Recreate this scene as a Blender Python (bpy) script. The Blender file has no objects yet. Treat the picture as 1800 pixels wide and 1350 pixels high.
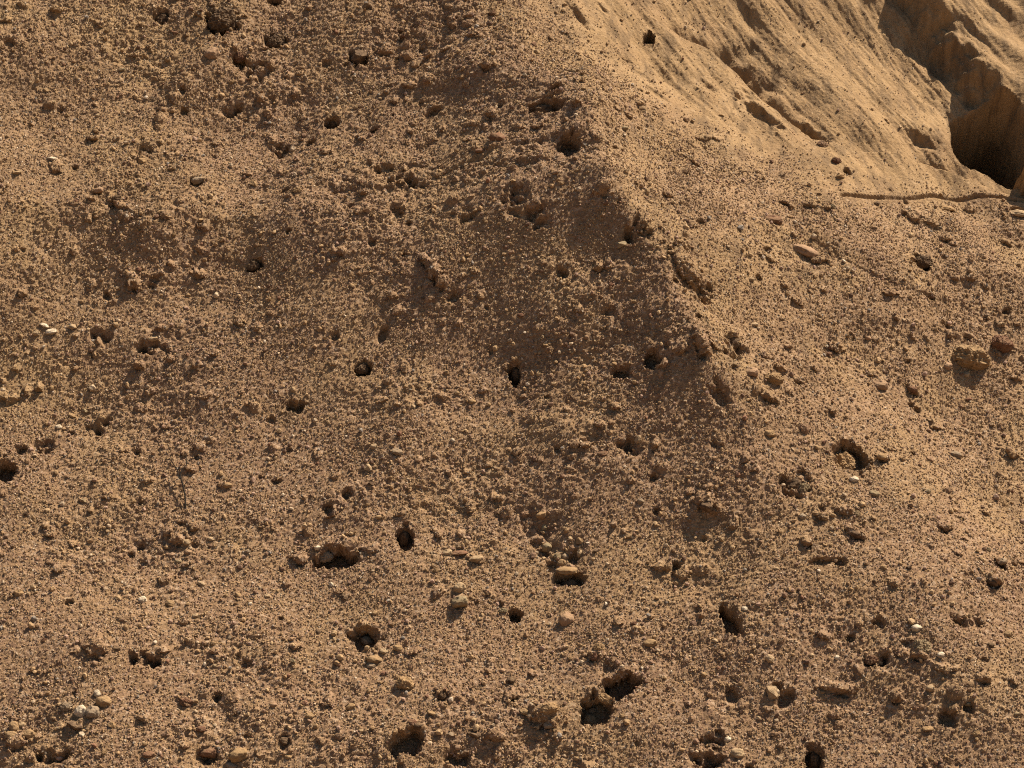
import bpy, math, random
import numpy as np
from mathutils import Vector, Matrix

R = math.radians
rng = np.random.default_rng(11)
random.seed(5)
scene = bpy.context.scene
col = scene.collection

# ------------------------------------------------------------------ camera
PITCH = R(-8.0)
DIST = 12.0
LENS = 72.0
CAM = np.array([0.0, -DIST * math.cos(PITCH), -DIST * math.sin(PITCH)])
cd = bpy.data.cameras.new('camera')
cd.lens = LENS
cd.sensor_width = 36.0
cd.clip_end = 500.0
cam = bpy.data.objects.new('camera', cd)
cam.location = CAM
cam.rotation_euler = (R(90) + PITCH, 0, 0)
col.objects.link(cam)
scene.camera = cam

# ------------------------------------------------------------------ slope frame (the bank leans back 42 degrees)
SLOPE = R(42.0)
AX = np.array([1.0, 0, 0])
AV = np.array([0, math.cos(SLOPE), math.sin(SLOPE)])
AN = np.array([0, -math.sin(SLOPE), math.cos(SLOPE)])

# ------------------------------------------------------------------ sun and sky
SUN = 0.46 * AX + 0.71 * AV + 0.50 * AN
SUN = SUN / np.linalg.norm(SUN)
sun_el = math.asin(SUN[2])
sun_az = math.atan2(SUN[0], SUN[1])            # clockwise from +Y
world = bpy.data.worlds.new('World')
scene.world = world
world.use_nodes = True
wn = world.node_tree.nodes
wl = world.node_tree.links
wn.clear()
sky = wn.new('ShaderNodeTexSky')
sky.sky_type = 'NISHITA'
sky.sun_disc = False
sky.sun_elevation = sun_el
sky.sun_rotation = sun_az
sky.dust_density = 2.0
bg = wn.new('ShaderNodeBackground')
bg.inputs['Strength'].default_value = 0.05
wo = wn.new('ShaderNodeOutputWorld')
wl.new(sky.outputs[0], bg.inputs[0])
wl.new(bg.outputs[0], wo.inputs[0])

sd = bpy.data.lights.new('sun', 'SUN')
sd.energy = 5.0
sd.angle = R(0.5)
sd.color = (1.0, 0.90, 0.77)
sun = bpy.data.objects.new('sun', sd)
sun.rotation_euler = Vector(SUN).to_track_quat('Z', 'Y').to_euler()
sun.location = (4, -2, 10)
col.objects.link(sun)

vs = scene.view_settings
vs.view_transform = 'Standard'
vs.look = 'None'
vs.exposure = 1.10
vs.gamma = 1.0
scene.cycles.use_denoising = False
scene.cycles.max_bounces = 4
scene.cycles.diffuse_bounces = 1
scene.cycles.pixel_filter_type = 'BLACKMAN_HARRIS'
scene.cycles.filter_width = 1.15

# ------------------------------------------------------------------ photo pixel <-> place
CR = np.array([1.0, 0, 0])
CF = np.array([0, math.cos(PITCH), math.sin(PITCH)])
CU = np.array([0, -math.sin(PITCH), math.cos(PITCH)])
FPX = LENS / 36.0 * 1800.0


def ray(px, py):
    d = CF + CR * ((px - 900.0) / FPX) + CU * ((675.0 - py) / FPX)
    return d


def at0(px, py, h=0.0):
    d = ray(px, py)
    t = (h - CAM @ AN) / (d @ AN)
    p = CAM + d * t
    return np.array([p @ AX, p @ AV])


def project(P):
    q = P - CAM
    z = q @ CF
    return 900 + FPX * (q @ CR) / z, 675 - FPX * (q @ CU) / z, z


# ------------------------------------------------------------------ noise
def _hash(ix, iy, seed):
    h = (ix.astype(np.int64) * 374761393 + iy.astype(np.int64) * 668265263 + seed * 1442695041) & 0xFFFFFFFF
    h = ((h ^ (h >> 13)) * 1274126177) & 0xFFFFFFFF
    h = ((h ^ (h >> 16)) * 2246822519) & 0xFFFFFFFF
    return (h ^ (h >> 15)) & 0xFFFFFFFF


def perlin(x, y, seed=0):
    ix = np.floor(x)
    iy = np.floor(y)
    fx = x - ix
    fy = y - iy
    ux = fx * fx * fx * (fx * (fx * 6 - 15) + 10)
    uy = fy * fy * fy * (fy * (fy * 6 - 15) + 10)

    def g(dx, dy):
        a = _hash(ix + dx, iy + dy, seed) * (2 * math.pi / 4294967296.0)
        return np.cos(a) * (fx - dx) + np.sin(a) * (fy - dy)
    a = g(0, 0)
    b = g(1, 0)
    c = g(0, 1)
    d = g(1, 1)
    t = a + ux * (b - a)
    s = c + ux * (d - c)
    return 1.5 * (t + uy * (s - t))


def grains(x, y, seed, keep=1.0):
    """rounded grains: dome height 0..1, one per jittered cell"""
    ix = np.floor(x)
    iy = np.floor(y)
    out = np.zeros_like(x)
    for dx in (-1, 0, 1):
        for dy in (-1, 0, 1):
            cx = ix + dx
            cy = iy + dy
            h1 = _hash(cx, cy, seed) / 4294967296.0
            h2 = _hash(cx, cy, seed + 17) / 4294967296.0
            h3 = _hash(cx, cy, seed + 31) / 4294967296.0
            h4 = _hash(cx, cy, seed + 47) / 4294967296.0
            r = 0.35 + 0.45 * h3
            dd = ((x - cx - h1) ** 2 + (y - cy - h2) ** 2) / (r * r)
            dome = np.sqrt(np.maximum(0, 1 - dd)) * r * 1.6 * (h4 < keep)
            out = np.maximum(out, dome)
    return out


def smooth(a, b, x):
    t = np.clip((x - a) / (b - a), 0, 1)
    return t * t * (3 - 2 * t)


def poly_dist(U, Vv, pts):
    """signed distance to a polyline (positive on its left when walked) and the arclength fraction"""
    pts = np.asarray(pts)
    best = np.full(U.shape, 1e9)
    sgn = np.ones(U.shape)
    par = np.zeros(U.shape)
    seg = np.linalg.norm(np.diff(pts, axis=0), axis=1)
    cum = np.concatenate([[0], np.cumsum(seg)])
    for i in range(len(pts) - 1):
        a = pts[i]
        b = pts[i + 1]
        ab = b - a
        t = ((U - a[0]) * ab[0] + (Vv - a[1]) * ab[1]) / (ab @ ab)
        tc = np.clip(t, 0, 1)
        dx = U - a[0] - tc * ab[0]
        dy = Vv - a[1] - tc * ab[1]
        d = np.sqrt(dx * dx + dy * dy)
        s = np.sign(ab[0] * dy - ab[1] * dx)
        m = d < best
        best = np.where(m, d, best)
        sgn = np.where(m, s, sgn)
        par = np.where(m, (cum[i] + tc * seg[i]) / cum[-1], par)
    return best * sgn, par


# ------------------------------------------------------------------ the lie of the land
PROF_Y = np.array([-900, -60, 40, 120, 230, 285, 330, 560, 760, 900, 1350, 2600.0])
PROF_H = np.array([0.30, 0.10, 0.08, 0.14, 0.25, 0.30, 0.27, 0.09, -0.06, -0.15, -0.27, -0.2])


def P0(*pts):
    return np.array([at0(x, y, np.interp(y, PROF_Y, PROF_H)) for x, y in pts])


def at_low(px, py, extra=0.0):
    h = 0.0
    for _ in range(14):
        uv = at0(px, py, h)
        h = 0.5 * h + 0.5 * (extra + float(low(np.array([uv[0]]), np.array([uv[1]]))[0]))
    return uv


RIDGE = P0((640, -700), (770, -150), (850, 0), (912, 60), (962, 100), (1002, 140), (1030, 180), (1052, 250), (1085, 330), (1150, 430),
           (1195, 500), (1240, 580), (1285, 680), (1340, 780), (1420, 900), (1520, 1040), (1650, 1250), (1900, 1700))
FLUTE = np.array([0.50, -0.866])              # direction water has run down the cliff


LEFTV = P0((620, -500), (500, 0), (430, 130), (300, 320), (170, 520), (20, 720), (-260, 1000), (-700, 1500))[::-1]


def low(U, Vv):
    rv = RIDGE[::-1]
    ru = np.interp(Vv, rv[:, 1], rv[:, 0])
    wob = 0.05 * perlin(Vv * 1.7, Vv * 0 + 3.3, 5) + 0.03 * perlin(Vv * 4.5, Vv * 0 + 7.3, 6)
    du = U - ru - wob
    vtop = at0(900, 60)[1]
    vlow = at0(900, 1000)[1]
    sharp = 0.04 + 0.45 * smooth(at0(900, 560)[1], at0(900, 1050)[1], Vv)
    sharp = sharp + 0.22 * smooth(at0(900, 200)[1], at0(900, 60)[1], Vv)
    topf = 1 - 0.75 * smooth(at0(900, 240)[1], at0(900, 90)[1], Vv)
    sp = sharp * np.logaddexp(0, du / sharp) - sharp * math.log(2) * 0.5
    sm = sharp * np.logaddexp(0, -du / sharp) - sharp * math.log(2) * 0.5
    fade = 1 - 0.70 * smooth(at0(900, 560)[1], at0(900, 1250)[1], Vv)
    h = -0.63 * fade * 2.6 * (1 - np.exp(-np.maximum(sp, -0.3) / 2.6))
    h += -fade * (0.26 * 2.6 * (1 - np.exp(-np.maximum(sm, -0.3) / 2.6)) + topf * 0.12 * 0.7 * (1 - np.exp(-np.maximum(sm, -0.3) / 0.7)))
    # bench near the top, steep middle, gentler foot
    kp = P0(*[(900, y) for y in PROF_Y])[:, 1]
    h += np.interp(Vv, kp[::-1], PROF_H[::-1])
    # a broad shoulder that falls away on the far left, swells and dips
    h += 0.06 * perlin(U * 0.55 + 3.1, Vv * 0.6 + 1.7, 21) + 0.07 * perlin(U * 1.3 + 0.4, Vv * 1.2 + 4.0, 22)
    # the neighbouring slope on the left turns towards the sun again
    dv, _ = poly_dist(U, Vv, LEFTV)
    ls = 0.12 * np.logaddexp(0, dv / 0.12)
    h += 0.36 * 1.6 * (1 - np.exp(-ls / 1.6)) * (1 - 0.6 * smooth(at0(900, 700)[1], at0(900, 1200)[1], Vv))
    # soft runnels down the face of the mound
    fan = (U - at0(900, -300)[0]) / (1.6 + np.maximum(0, at0(900, -300)[1] - Vv)) * 4
    h += 0.035 * perlin(fan * 3.2 + 9.0, Vv * 0.35, 23)
    return h


def PL(extra, *pts):
    return np.array([at_low(x, y, extra) for x, y in pts])


BASE = PL(0.0, (880, -900), (905, -250), (940, -20), (1015, 70), (1100, 145), (1200, 215), (1320, 272), (1400, 305), (1480, 346), (1640, 352),
          (1800, 358), (2100, 366), (3500, 400))
CREST = PL(0.06, (1120, 20), (1190, 62), (1250, 92), (1300, 135), (1345, 180), (1400, 222), (1500, 252), (1640, 288), (1765, 328), (1900, 370), (2300, 480))
GULLY = PL(0.12, (1490, -260), (1535, -60), (1560, 10), (1620, 85), (1675, 150), (1725, 215))


def cliff_fields(U, Vv):
    jx = 0.05 * perlin(U * 2.4, Vv * 2.4, 61) + 0.02 * perlin(U * 7, Vv * 7, 62)
    db, _ = poly_dist(U, Vv, BASE)
    dc, pc = poly_dist(U, Vv, CREST)
    return db + jx, dc + 0.5 * jx, pc


def cliff_height(U, Vv):
    db, dc, pc = cliff_fields(U, Vv)
    rock = smooth(-0.34, 0.34, db + 0.16 * perlin(U * 3, Vv * 3, 63) + 0.12 * perlin(U * 9, Vv * 9, 64))
    up = np.maximum(db, 0)
    h = 0.10 * (np.sqrt(up * up + 0.02) - math.sqrt(0.02))
    # flutes along the fall line
    a = U * FLUTE[1] - Vv * FLUTE[0]
    b = U * FLUTE[0] + Vv * FLUTE[1]
    a = a + 0.03 * perlin(U * 0.9, Vv * 0.9, 70)
    fl = 0.036 * perlin(a * 2.6, b * 0.40, 71) + 0.024 * perlin(a * 6.0, b * 0.65, 72) + 0.011 * perlin(a * 14, b * 1.2, 73) + 0.005 * perlin(a * 30, b * 2.4, 74) + 0.003 * perlin(a * 60, b * 20, 68)
    h += fl * smooth(0.02, 0.45, db)
    # the apron at its foot ends in a crest; the wall behind it is undercut here and there
    amp = 0.05 + 0.42 * np.exp(-((pc - 0.14) / 0.07) ** 2) + 0.12 * np.exp(-((pc - 0.27) / 0.04) ** 2) + 0.05 * np.exp(-((pc - 0.5) / 0.06) ** 2)
    amp = amp * (0.75 + 0.5 * perlin(U * 6, Vv * 6, 75)) * smooth(0.0, 0.06, pc)
    ins = smooth(0.0, 0.03, dc)
    h += -amp * ins * np.exp(-np.maximum(dc, 0) / 0.16)
    h += 0.06 * np.maximum(dc, 0) * smooth(0, 0.3, dc)
    # gully above the cave
    dg, pg = poly_dist(U, Vv, GULLY)
    dg = dg + 0.07 * perlin(U * 5, Vv * 5, 76) + 0.03 * perlin(U * 14, Vv * 14, 77)
    gd = (0.09 + 0.16 * pg) * (0.8 + 0.9 * perlin(U * 3.5, Vv * 3.5, 67))
    wid = 0.07 + 0.06 * pg
    gl = np.where(dg < 0, np.exp(-(dg / (wid * 1.5)) ** 2), np.exp(-(np.maximum(dg, 0) / (wid * 1.0)) ** 2))
    h += -0.25 * gd * gl
    # its far side is a wall turned away from the sun
    h += (0.12 + 0.10 * pg) * smooth(-0.02, 0.20, dg) * smooth(-0.05, 0.12, dc)
    rough = np.exp(-(dg / 0.35) ** 2)
    h += 0.035 * rough * perlin(a * 9, b * 3, 78) + 0.018 * rough * perlin(a * 22, b * 8, 79)
    return h, rock, db, dc, rough


def base_h(U, Vv):
    h = low(U, Vv)
    hc, rock, db, dc, rough = cliff_height(U, Vv)
    return h + hc * smooth(-0.02, 0.12, db)


def at(px, py):
    """slope coordinates of the spot seen at a pixel of the photograph"""
    h = 0.0
    for _ in range(8):
        uv = at0(px, py, h)
        hn = float(base_h(np.array([uv[0]]), np.array([uv[1]]))[0])
        h = 0.3 * h + 0.7 * hn
    return uv


# ------------------------------------------------------------------ grid
def axis(lo, hi, step, far, grow):
    core = np.arange(lo, hi, step)
    a = []
    x = lo
    s = step
    while x > -far:
        s *= grow
        x -= s
        a.append(x)
    b = []
    x = core[-1]
    s = step
    while x < far:
        s *= grow
        x += s
        b.append(x)
    return np.concatenate([a[::-1], core, b])


us = axis(-3.5, 3.5, 0.0086, 16.0, 1.10)
vv0 = at0(900, 1390)[1] - 0.35
vv1 = at0(900, -40)[1] + 0.45
vsx = axis(vv0, vv1, 0.0100, 9.0, 1.10)
U, V = np.meshgrid(us, vsx)
NV, NU = U.shape
H = low(U, V)
HC, ROCK, DB, DC, GROUGH = cliff_height(U, V)
H = H + HC * smooth(-0.02, 0.12, DB)
fineband = 1.0 - 0.0 * U

# ------------------------------------------------------------------ relief of the gravel
patch = smooth(-0.25, 0.45, perlin(U * 1.1 + 5, V * 1.1 + 2, 31) + 0.6 * perlin(U * 3.1, V * 3.1, 32))
bench = np.exp(-((V - at0(900, 300)[1]) / 0.16) ** 2) * smooth(at0(380, 300)[0], at0(560, 300)[0], U) * (1 - smooth(at0(1010, 300)[0], at0(1110, 300)[0], U))
topru = smooth(at0(900, 330)[1], at0(900, 80)[1], V)
gv = 1 - 0.88 * ROCK
rough = (0.30 + 0.65 * patch + 1.0 * bench + 0.5 * topru) * gv
H += 0.016 * rough * perlin(U * 4.0, V * 4.6, 41)
H += 0.010 * rough * perlin(U * 9.0, V * 11.0, 42)
H += 0.0055 * rough * (1 - 2.2 * np.abs(perlin(U * 17, V * 21, 43)))
H += 0.0038 * (0.35 + rough) * perlin(U * 36, V * 42, 44)
H += 0.0030 * (0.25 + rough) * perlin(U * 85, V * 85, 45)
H += 0.12 * gv * rough / 13.0 * grains(U * 13, V * 13, 51, 0.08)
H += 0.12 * gv * rough / 26.0 * grains(U * 26, V * 26, 52, 0.22)
H += 0.18 * (0.10 + gv) / 55.0 * grains(U * 55, V * 55, 53, 0.8)
# ragged lip of the bench
bl = bench * perlin(U * 3.2 + 1, V * 9, 46)
H += -0.07 * np.maximum(bl - 0.02, 0)

VS = np.zeros_like(H)          # extra push up the slope: lips that overhang
CELL = np.zeros(U.shape, dtype=np.int32)   # 0 open ground, k = k-th hollow


def window(cu, cv, r):
    i0, i1 = np.searchsorted(us, [cu - r, cu + r])
    j0, j1 = np.searchsorted(vsx, [cv - r, cv + r])
    return slice(j0, j1), slice(i0, i1)


PXM = 12.0 / FPX
FS = math.sin(SLOPE - PITCH)   # foreshortening of the slope as seen


def dig(px, py, wx, wy, rot=0.0, depth=None, mark=0, over=0.35, edge=0.30, uv=None, seed=0, rag=1.0):
    c = at(px, py) if uv is None else uv
    ru = wx * PXM * 0.5
    rv = wy * PXM * 0.5 / FS
    d = depth if depth is not None else 0.9 * min(ru, rv) + 0.015
    r = 1.9 * max(ru, rv)
    js, is_ = window(c[0], c[1], r)
    x = U[js, is_] - c[0]
    y = V[js, is_] - c[1]
    cr, sr = math.cos(rot), math.sin(rot)
    a = (x * cr + y * sr) / ru
    b = (-x * sr + y * cr) / rv
    th = np.sqrt(a * a + b * b)
    th = th * (1 + 0.28 * rag * perlin(U[js, is_] * 22 + seed, V[js, is_] * 22, 90 + seed % 7) + 0.06 * rag * perlin(U[js, is_] * 48 + seed, V[js, is_] * 48, 80 + seed % 7) + 0.22 * perlin(a * 1.1 + 3 * seed, b * 1.1, 95))
    m = smooth(1.0 + edge * 0.5, 1.0 - edge, th)
    H[js, is_] -= d * m
    VS[js, is_] += over * d * m * smooth(1.0, 0.5, th)
    if mark:
        CELL[js, is_] = np.where(th < 1.0, mark, CELL[js, is_])


def heap(px, py, wx, wy, rot=0.0, height=0.02, uv=None, power=0.5):
    c = at(px, py) if uv is None else uv
    ru = wx * PXM * 0.5
    rv = wy * PXM * 0.5 / FS
    js, is_ = window(c[0], c[1], 1.3 * max(ru, rv))
    x = U[js, is_] - c[0]
    y = V[js, is_] - c[1]
    cr, sr = math.cos(rot), math.sin(rot)
    e = ((x * cr + y * sr) / ru) ** 2 + ((-x * sr + y * cr) / rv) ** 2
    e = e * (1 + 0.35 * perlin(U[js, is_] * 25, V[js, is_] * 25, 99))
    H[js, is_] += height * np.maximum(0, 1 - e) ** power


def clod(px, py, wx, wy, rot=0.0, height=0.02, uv=None, seed=0):
    c = at(px, py) if uv is None else uv
    ru = wx * PXM * 0.5
    rv = wy * PXM * 0.5 / FS
    js, is_ = window(c[0], c[1], 1.5 * max(ru, rv))
    x = U[js, is_] - c[0]
    y = V[js, is_] - c[1]
    cr, sr = math.cos(rot), math.sin(rot)
    e = np.sqrt(((x * cr + y * sr) / ru) ** 2 + ((-x * sr + y * cr) / rv) ** 2)
    e = e * (1 + 0.45 * perlin(U[js, is_] * 20 + seed, V[js, is_] * 20, 99) + 0.25 * perlin(U[js, is_] * 45 + seed, V[js, is_] * 45, 98))
    m = np.sqrt(np.maximum(0, 1 - e * e))
    H[js, is_] += height * m
    VS[js, is_] -= (0.75 if wx < 26 else 0.45) * height * m * (1 + 0.5 * perlin(U[js, is_] * 40, V[js, is_] * 40, 97))


# hollows that can be told apart: x, y, width, height, tilt, depth (m), overhang, label
HOLLOWS = [
    (387, 38, 62, 54, 0.0, 0.17, 0.55, 'round hollow behind a dark clod'),
    (284, 28, 30, 24, 0.0, 0.09, 0.5, 'small round dark hollow'),
    (485, 72, 44, 32, 0.0, 0.10, 0.4, 'ragged dark hollow'),
    (484, 3, 30, 18, 0.0, 0.07, 0.4, 'dark hollow cut by the frame'),
    (420, 104, 36, 32, 0.0, 0.07, 0.4, 'brown socket of a fallen stone'),
    (584, 216, 32, 24, 0.2, 0.08, 0.5, 'dark notch'),
    (957, 187, 66, 28, -0.05, 0.11, 0.55, 'wide dark hollow with ragged upper lip'),
    (1003, 252, 44, 40, 0.3, 0.08, 0.3, 'rough dark hollow at the ridge'),
    (629, 102, 34, 34, 0.6, 0.07, 0.4, 'dark notch'),
    (1622, 460, 38, 30, 0.0, 0.10, 0.55, 'heart shaped dark hole'),
    (1497, 802, 64, 48, -0.5, 0.075, 0.5, 'round socket with a shaded rim'),
    (590, 982, 74, 32, 0.0, 0.10, 0.6, 'wide dark hollow under a pebbly lip'),
    (641, 1122, 50, 32, 0.0, 0.075, 0.4, 'dark socket with a grey stone in it'),
    (1092, 1207, 64, 30, 0.38, 0.10, 0.6, 'long dark slanting slit'),
    (1047, 1247, 52, 40, -0.4, 0.085, 0.5, 'dark socket'),
    (1003, 1017, 54, 20, 0.0, 0.075, 0.5, 'dark gap under a flat slab'),
    (711, 946, 28, 42, 0.1, 0.08, 0.45, 'dark pit'),
    (1285, 1092, 28, 50, 0.25, 0.09, 0.4, 'dark wedge shaped pit'),
    (1432, 1336, 30, 44, 0.0, 0.09, 0.45, 'dark pit at the bottom edge'),
    (638, 647, 34, 26, 0.0, 0.07, 0.4, 'dark pit'),
    (904, 657, 26, 40, 0.1, 0.075, 0.45, 'dark pit'),
    (6, 825, 42, 34, 0.0, 0.09, 0.45, 'dark hollow at the frame edge'),
    (712, 1306, 60, 26, 0.5, 0.075, 0.5, 'arched dark hollow'),
    (1090, 655, 36, 22, 0.2, 0.06, 0.35, 'dark pit'),
    (1146, 630, 28, 22, 0.0, 0.06, 0.4, 'dark pit'),
    (520, 714, 40, 20, 0.0, 0.05, 0.2, 'faint dark hollow'),
    (450, 466, 32, 24, 0.0, 0.07, 0.4, 'dark pit'),
    (905, 1083, 22, 20, 0.0, 0.07, 0.4, 'small round dark pit'),
    (1140, 66, 22, 28, -0.4, 0.07, 0.4, 'dark hole in the smooth slope'),
]
for k, (x, y, w, h, t, d, o, lb) in enumerate(HOLLOWS):
    dig(x, y, w, h, t, d * 1.6, k + 1, o + .1, seed=k)
# cracks, shaded rough spots and lesser notches
for k, (x, y, w, h, t, d) in enumerate([
        (745, 462, 12, 24, 0.6, .04), (764, 485, 18, 30, 0.3, .07), (777, 503, 22, 22, 0.2, .05), (798, 522, 26, 16, 0.6, .05), (672, 588, 18, 28, -.3, .05), (1207, 485, 38, 62, .4, .07),
        (1234, 520, 40, 34, .6, .05), (1232, 612, 22, 44, .2, .07), (1265, 694, 24, 40, .3, .06), (1288, 612, 48, 30, -.4, .05), (1352, 703, 24, 18, 0, .05),
        (1395, 852, 54, 36, 0, .045), (1240, 890, 30, 24, -.4, .06), (1112, 788, 44, 26, -.4, .05), (255, 1160, 60, 22, -.1, .06), (172, 1146, 32, 34, .2, .06),
        (92, 1330, 56, 16, .1, .06), (30, 1312, 26, 20, 0, .05), (500, 1306, 26, 22, -.4, .05), (365, 1330, 34, 22, 0, .06), (780, 1222, 26, 26, 0, .045),
        (810, 1062, 28, 16, .5, .05), (955, 1270, 44, 26, -.3, .065), (793, 1331, 22, 18, 0, .06), (815, 1336, 20, 16, 0, .06), (900, 1226, 18, 20, -.5, .05),
        (1505, 943, 30, 16, -.6, .05), (1420, 957, 16, 18, 0, .05), (1443, 986, 30, 12, 0, .05), (1477, 987, 20, 14, 0, .05), (1760, 992, 16, 20, .3, .06),
        (1747, 1027, 24, 18, -.3, .06), (1660, 930, 18, 22, -.5, .05), (1287, 1222, 20, 22, 0, .05), (1382, 1228, 24, 26, -.4, .06), (1477, 1216, 44, 16, -.2, .055),
        (1575, 1232, 16, 14, 0, .05), (1614, 1156, 22, 14, 0, .05), (1703, 1243, 18, 14, 0, .06), (1665, 1262, 30, 20, -.6, .06), (1731, 1196, 22, 16, -.3, .05),
        (1254, 1306, 50, 16, -.2, .05), (1235, 1338, 60, 20, 0, .06), (1700, 1092, 50, 16, -.2, .04), (1540, 1160, 46, 16, .1, .04), (1530, 660, 16, 14, 0, .03),
        (1605, 690, 22, 14, -.5, .05), (1643, 752, 18, 14, -.5, .045), (1768, 547, 16, 12, 0, .05), (1612, 720, 14, 12, 0, .04), (1550, 807, 20, 12, 0, .045),
        (1060, 336, 26, 22, -.5, .05), (1120, 405, 46, 40, .6, .05), (698, 370, 28, 24, 0, .06), (762, 197, 28, 16, .3, .06), (853, 122, 24, 14, -.4, .05),
        (676, 98, 30, 16, 0, .05), (717, 105, 22, 14, -.4, .05), (976, 155, 26, 14, 0, .055), (657, 228, 18, 16, 0, .06), (862, 206, 18, 22, .3, .04),
        (670, 290, 40, 12, 0, .05), (720, 318, 70, 14, -.1, .05), (905, 350, 40, 50, 0, .04), (945, 378, 40, 40, 0, .035), (820, 378, 50, 20, 0, .035),
        (455, 125, 40, 34, .5, .05), (500, 265, 50, 22, 0, .04), (345, 320, 28, 18, .3, .055), (170, 342, 24, 10, .3, .04), (162, 246, 18, 10, 0, .05),
        (170, 233, 10, 12, 0, .04), (413, 192, 44, 22, .3, .045), (250, 262, 40, 14, .5, .04), (320, 160, 14, 14, 0, .04), (100, 300, 20, 24, .2, .04),
        (350, 487, 18, 14, .4, .05), (237, 503, 18, 22, .4, .05), (272, 492, 18, 10, 0, .035), (187, 520, 14, 18, .5, .04), (275, 612, 64, 16, 0, .045),
        (177, 590, 34, 16, 0, .04), (245, 646, 16, 12, 0, .05), (80, 785, 34, 16, .2, .05), (36, 791, 18, 16, 0, .06), (70, 685, 14, 12, 0, .05),
        (25, 705, 26, 12, .6, .04), (170, 750, 40, 18, .4, .035), (240, 795, 14, 12, .3, .04), (485, 846, 16, 10, .2, .04), (315, 955, 22, 14, 0, .045),
        (527, 987, 18, 20, .5, .05), (1045, 1155, 26, 18, 0, .04), (1070, 1178, 28, 24, -.5, .035), (610, 870, 20, 16, 0, .03), (1150, 785, 14, 20, 0, .03),
        (1175, 345, 18, 10, 0, .04), (1380, 358, 18, 10, 0, .045), (1422, 362, 30, 14, 0, .035), (1590, 376, 16, 12, 0, .045), (1608, 390, 22, 12, -.3, .045),
        (1662, 422, 20, 14, 0, .045), (1640, 400, 30, 12, 0, .035), (985, 480, 14, 12, 0, .05), (992, 482, 14, 12, 0, .05), (1052, 474, 16, 14, .4, .05),
        (1125, 190, 22, 30, -.5, .04), (1105, 205, 14, 14, 0, .035), (1665, 366, 30, 10, 0, .05), (1790, 368, 30, 10, 0, .05)]):
    if w >= 34 and d <= .05 or w >= 50:
        for q in range(int(3 + w * h / 90)):
            rr, aa = math.sqrt(random.random()), random.uniform(0, 6.283)
            ex, ey = rr * math.cos(aa) * w * .55, rr * math.sin(aa) * h * .55
            s_ = random.uniform(8, 15)
            dig(x + ex * math.cos(t) + ey * math.sin(t), y - ex * math.sin(t) + ey * math.cos(t), s_ * random.uniform(.9, 1.7), s_, random.uniform(-.6, .6), random.uniform(.4, .8) * d, 0, 0.2, 0.7, seed=500 + q)
    else:
        if k % 5 < 3:
            clod(x, y - .35 * h, w * 1.25, h * 1.1, t, d * .75, seed=k)
            dig(x, y + .15 * h, w * .8, h * .6, t, d * .5, 0, 0.3, 0.6, seed=100 + k)
        else:
            dig(x, y, w * 1.1, h * 1.0, t, d * .95, 0, 0.4, 0.6, seed=100 + k)

# sunken pebbly run under the middle of the face
for k, (x, y) in enumerate([(930, 915), (945, 935), (960, 955), (978, 975), (1000, 985), (965, 925), (1010, 960)]):
    dig(x, y, 44, 34, -0.7, 0.022, 0, 0.1, 0.6, seed=300 + k)
for k, (x, y, w, h, t, d) in enumerate([(938, 955, 20, 18, 0, .035), (952, 970, 20, 18, 0, .04), (970, 995, 22, 20, 0, .04), (1008, 978, 22, 22, 0, .045)]):
    dig(x, y, w, h, t, d, seed=320 + k)

# the cave at the foot of the gully and the soot-dark slots beside it
CAVE_ID = 90
cc = at(1735, 262)
for (x, y, w, h, t, d) in [(1742, 250, 170, 140, -0.45, .95), (1775, 232, 110, 140, 0.1, .50)]:
    dig(x, y, w, h, t, d * 1.3, CAVE_ID, 0.75, 0.25, seed=int(x), rag=0.12)
# undercuts below the crest of the apron
for k, (x, y, w, h, t, d) in enumerate([(1335, 195, 26, 84, 0.75, .09), (1428, 230, 26, 64, 0.8, .09), (1315, 165, 30, 30, .5, .05), (1245, 150, 20, 36, .7, .04), (1618, 245, 46, 22, -.4, .07),
                                        (1460, 318, 40, 50, .6, .03), (1015, 25, 16, 56, .5, .05), (1128, 130, 24, 70, .7, .04), (1150, 160, 18, 44, .7, .03), (1060, 15, 10, 30, .6, .03)]):
    dig(x, y, w * 1.25, h * 1.15, t, d * .9, 0, 0.1, 0.95, seed=400 + k)

# the narrow ledge along the foot of the cliff
dl, pl = poly_dist(U, V, np.array([at(1470, 345), at(1560, 350), at(1640, 346), at(1720, 347), at(1790, 354), at(1900, 360)]))
strip = smooth(0.0, 0.04, pl) * (1 - smooth(0.97, 1.0, pl))
H -= 0.032 * strip * smooth(0.030, 0.008, np.abs(dl - 0.012))
H += 0.007 * strip * smooth(-0.050, -0.02, dl) * smooth(0.004, -0.006, dl)
LEDGEM = strip * smooth(-0.055, -0.03, dl) * smooth(0.01, -0.006, dl)

# countless small pits and clods
fu0, fu1, fv0, fv1 = -3.5, 3.5, vv0, vv1


def rock_at(u, v):
    i = min(max(np.searchsorted(us, u), 0), NU - 1)
    j = min(max(np.searchsorted(vsx, v), 0), NV - 1)
    return ROCK[j, i], rough[j, i]


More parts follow.
